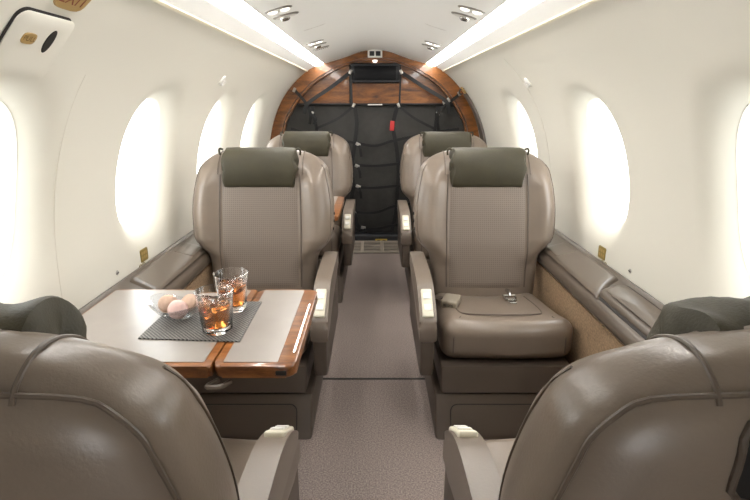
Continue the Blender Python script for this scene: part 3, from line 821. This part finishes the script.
    lo_pts = [(min(a+AY, .03), b+AD*(1 if b > .3 else .6)) for a, b in [(.03, .21), (.03, .46), (-.20, .44), (-.30, .41), (-.40, .37), (-.462, .36), (-.466, .24), (-.455, .215), (-.42, .205)]]
    prism('arm_panel', lo_pts, ax-.020, ax+.020, 'x', M_base, root, bev=.008)
    # control pad on the sloping end
    d0 = Vector((0, -.372+AY, .4835+AD)); d1 = Vector((0, -.452+AY, .434+AD)); dv = (d1-d0).normalized(); nv = Vector((0, dv.z, -dv.y)); nv = nv if nv.z > 0 else -nv
    mid = (d0+d1)/2; ang = math.atan2(dv.z, -dv.y)
    rm = Matrix.Rotation(-ang, 3, 'X')
    pad = box('control_pad', (ax, mid.y+nv.y*.001, mid.z+nv.z*.001), (.034, (d1-d0).length+.012, .014), M_pad, arm, bev=.005, rot=rm)
    for k in (-.02, .022):
        c = mid-dv*k+nv*.009; box('button', (ax, c.y, c.z), (.022, .022, .004), M_white, None, bev=.0015, rot=rm).parent = root
    # recline knobs on the backrest side
    for k in range(3):
        o = lathe('side_bolt', [(0, 0), (.006, 0), (.006, .006), (0, .006)], M_groove, root, 12)
        o.rotation_euler = (0, inb*R(90), 0); z = .60-.028*k; o.location = (inb*(bk(z)[0]-.003), ymid(z)-.015, z)
    if belt:
        bu = empty('seat_belt', (0, 0, 0)); bu.parent = root
        # buckle housing on the cushion by the armrest, tongue and webbing in the seat fold
        cx, cy = inb*.150, -.245; cz = ctop(cx, cy)
        rb = Matrix.Rotation(R(22*inb), 3, 'Z')
        box('buckle', (cx, cy, cz+.013), (.056, .080, .028), M_buckle, bu, bev=.006, rot=rb)
        o_ = rb @ Vector((0, -.037, 0)); box('buckle_mouth', (cx+o_.x, cy+o_.y, cz+.012), (.036, .006, .012), M_groove, bu, bev=.001, rot=rb)
        tube('webbing', [(cx+.03*inb, cy+.03, cz+.01), (cx+.05*inb, cy+.07, cz+.0), (cx+.055*inb, cy+.12, cz-.03)], 0, M_base, bu, smooth_path=4, flat=(.035, .004))
        tx, ty = -inb*.075, -.165; tz = ctop(tx, ty)
        tube('belt_tongue', [(tx-.022, ty+.012, tz+.012), (tx-.018, ty-.018, tz+.010), (tx+.018, ty-.018, tz+.010), (tx+.022, ty+.012, tz+.012)], .0055, M_chrome, bu, 8, closed=True)
        box('tongue_plate', (tx, ty-.034, tz+.010), (.024, .036, .005), M_chrome, bu, bev=.002)
        tube('tongue_stem', [(tx, ty+.01, tz+.012), (tx+.004, ty+.03, tz+.022), (tx, ty+.05, tz+.02)], .007, M_chrome, bu, 8, smooth_path=3)
    return root

seat(+1, 'taupe leather seat facing forward behind the table with drinks', (-.420, 1.85, 0), 0)
seat(-1, 'taupe leather seat with an open belt buckle on its cushion', (.412, 1.85, 0), 0, belt=True)
seat(+1, 'rearmost left taupe seat by the cargo net, behind the table seat', (-.395, 2.95, 0), 0)
seat(-1, 'rearmost right taupe seat, behind the seat with the open buckle', (.410, 2.92, 0), 0)
s1 = seat(-1, 'nearest left taupe seat seen from behind, facing the table', (-.405, .41, 0), PI, near=1)
s2 = seat(+1, 'nearest right taupe seat seen from behind, facing the buckle seat', (.392, .41, 0), PI, near=2)

# ------------------------------------------------------------------ tables
def table(y0, y1, x_in, x_split, x_out, zt, label, detail=True):
    root = empty('folding_table', (x_out, (y0+y1)/2, zt)); tag(root, label, 'table', 'fold-out wood-edged tables'); loc = Vector(root.location)
    def P(pts): return [(x-loc.x, y-loc.y) for x, y in pts]
    def leaf(xa, xb, mr, ml, mn, mf, rr_=.014):
        lf = prism('leaf', P(rrect(xa, xb, y0, y1, rr_)), -.024, 0, 'z', M_tablewood, root, bev=.005)
        prism('inlay', P(rrect(xa+ml, xb-mr, y0+mn, y1-mf, .003, 2)), -.004, .0012, 'z', M_inlay, lf)
        return lf
    a = leaf(x_split+.002, x_in, .034, .016, .015, .008, .018)
    b = leaf(x_out, x_split-.002, .016, .004, .015, .008, .006)
    # undertray and slide
    prism('undertray', P(rrect(x_out-.02, x_in-.03, y0+.03, y1-.02, .01)), -.040, -.024, 'z', M_base, root, bev=.004)
    if detail:
        prism('glare_streak', P(rrect(x_in-.011, x_in-.007, y0+.05, y1-.10, .002, 2)), -.002, .0022, 'z', M_chrome, a)  # bright metal sliver standing in for the glare along the wood edge
        box('corner_clip', (x_in-.026-loc.x, y0+.001-loc.y, -.014), (.022, .005, .012), M_groove, a, bev=.004)
        tube('latch', [(x_split+.005-loc.x, y0+.02-loc.y, -.040), (x_split-.01-loc.x, y0-.004-loc.y, -.040), (x_split+.015-loc.x, y0-.004-loc.y, -.040), (x_split+.03-loc.x, y0+.012-loc.y, -.038)], .005, M_arm, root, 8, smooth_path=4)
    return root
ZT = .535
table(.822, 1.217, -.148, -.302, -.672, ZT, 'wood-edged fold-out table carrying two drinks and a bowl')
table(2.10, 2.57, -.158, -.31, -.672, ZT, 'wood-edged fold-out table mostly hidden behind the left seat', False)

# placemat
mp_ = [(-.485, .930), (-.273, .916), (-.274, 1.126), (-.480, 1.133)]
def rounded_quad(q): return q
o = prism('placemat', [(x+.38, y-1.025) for x, y in mp_], 0, .0025, 'z', M_mat); o.location = (-.38, 1.025, ZT+.0014)
tag(o, 'charcoal woven placemat under the drinks on the table', 'placemat')
ZM = ZT+.0041

# tumblers with drink and ice
def tumbler(x, y, label, seed, turn):
    rnd = random.Random(seed)
    root = empty('tumbler', (x, y, ZM), turn); tag(root, label, 'glass', 'tumblers of iced drink')
    def sq(prof_, m, name, parent, k=.06, seg=48):
        v = []; f = []; n = len(prof_)
        for q in range(seg):
            a = 2*PI*q/seg
            for r, z in prof_:
                rr_ = r*(1+k*math.cos(4*a)*(1-min(1, z/.075))*.5+ (.012*math.cos(8*a)))
                v.append((rr_*math.cos(a), rr_*math.sin(a), z))
        for q in range(seg):
            q2 = (q+1) % seg
            for i in range(n-1): f.append((q*n+i, q2*n+i, q2*n+i+1, q*n+i+1))
        o = mesh(name, v, f, m, parent)
        bm = bmesh.new(); bm.from_mesh(o.data); bmesh.ops.remove_doubles(bm, verts=bm.verts, dist=1e-6); bmesh.ops.recalc_face_normals(bm, faces=bm.faces); bm.to_mesh(o.data); bm.free()
        return o
    sq([(0, 0), (.027, 0), (.030, .003), (.0315, .02), (.034, .05), (.0385, .088), (.0395, .0895), (.0375, .0900), (.0365, .087), (.0318, .05), (.0292, .022), (.0265, .014), (0, .012)], M_glass, 'glass', root)
    sq([(0, .0128), (.0260, .0148), (.0288, .023), (.0312, .050), (.0326, .064), (0, .064)], M_tea, 'drink', root)
    for k in range(4):
        a = k*1.7+seed; r_ = .012+.004*(k % 2)
        rot = Matrix.Rotation(rnd.uniform(0, 3), 3, 'Z') @ Matrix.Rotation(rnd.uniform(.2, .9), 3, 'X')
        box('ice_cube', (r_*math.cos(a), r_*math.sin(a), .058+.008*(k % 2)), (.022, .020, .020), M_ice, root, bev=.003, seg=2, rot=rot)
    return root
tumbler(-.333, .968, 'tumbler of amber iced drink nearer the camera on the placemat', 1, .3)
tumbler(-.330, 1.082, 'tumbler of amber iced drink farther back on the placemat', 4, .9)

# leaf-shaped glass bowl with macarons
bw = empty('glass_bowl', (-.445, 1.034, ZM)); tag(bw, 'clear leaf-shaped glass bowl holding three small macarons', 'bowl')
def leafring(a, r, z, t=1):
    out = []
    for k in range(56):
        q = 2*PI*k/56; c, s = math.cos(q), math.sin(q)
        rad = r*(1+.16*math.cos(q)+.10*math.cos(2*q)+.05*math.cos(3*q+1.0))
        out.append(Vector((rad*c*1.12, rad*s*.80, z+.010*(r/.066)**2*math.cos(2*q)+.004*(r/.066)*math.cos(q))))
    return out
prof_b = [(.002, .0), (.024, .0), (.032, .004), (.045, .014), (.057, .026), (.066, .036), (.0655, .038), (.0625, .0365), (.054, .029), (.042, .0175), (.030, .0085), (.022, .006), (.002, .006)]
rg = [leafring(0, r, z) for r, z in prof_b]
b_ = loft('bowl', rg, M_thin, bw)
b_.rotation_euler = (0, 0, R(-28)); b_.scale = (.95, .95, 1)
def macaron(x, y, z, m, label, tilt, az):
    o = empty('macaron', (x, y, z)); tag(o, label, 'macaron', 'macarons in the glass bowl'); o.rotation_euler = (tilt, 0, az); o.scale = (1, 1, .82)
    up_ = [(0, .0165), (.008, .016), (.015, .0135), (.0195, .009), (.021, .005), (.0205, .0035), (0, .0035)]
    lathe('top_shell', up_, m, o, 28); lathe('bottom_shell', [(r, -z_) for r, z_ in up_], m, o, 28)
    lathe('filling', [(0, .0036), (.018, .0036), (.0187, 0), (.018, -.0036), (0, -.0036)], M_filling, o, 28)
    return o
macaron(-.466, 1.046, ZM+.0265, M_tan_mac, 'beige macaron at the left of the glass bowl', R(50), R(25))
macaron(-.431, 1.012, ZM+.0275, M_pink_mac, 'pink macaron at the front of the glass bowl', R(62), R(5))
macaron(-.419, 1.050, ZM+.0270, M_tan_mac, 'beige macaron at the right rear of the glass bowl', R(48), R(-25))
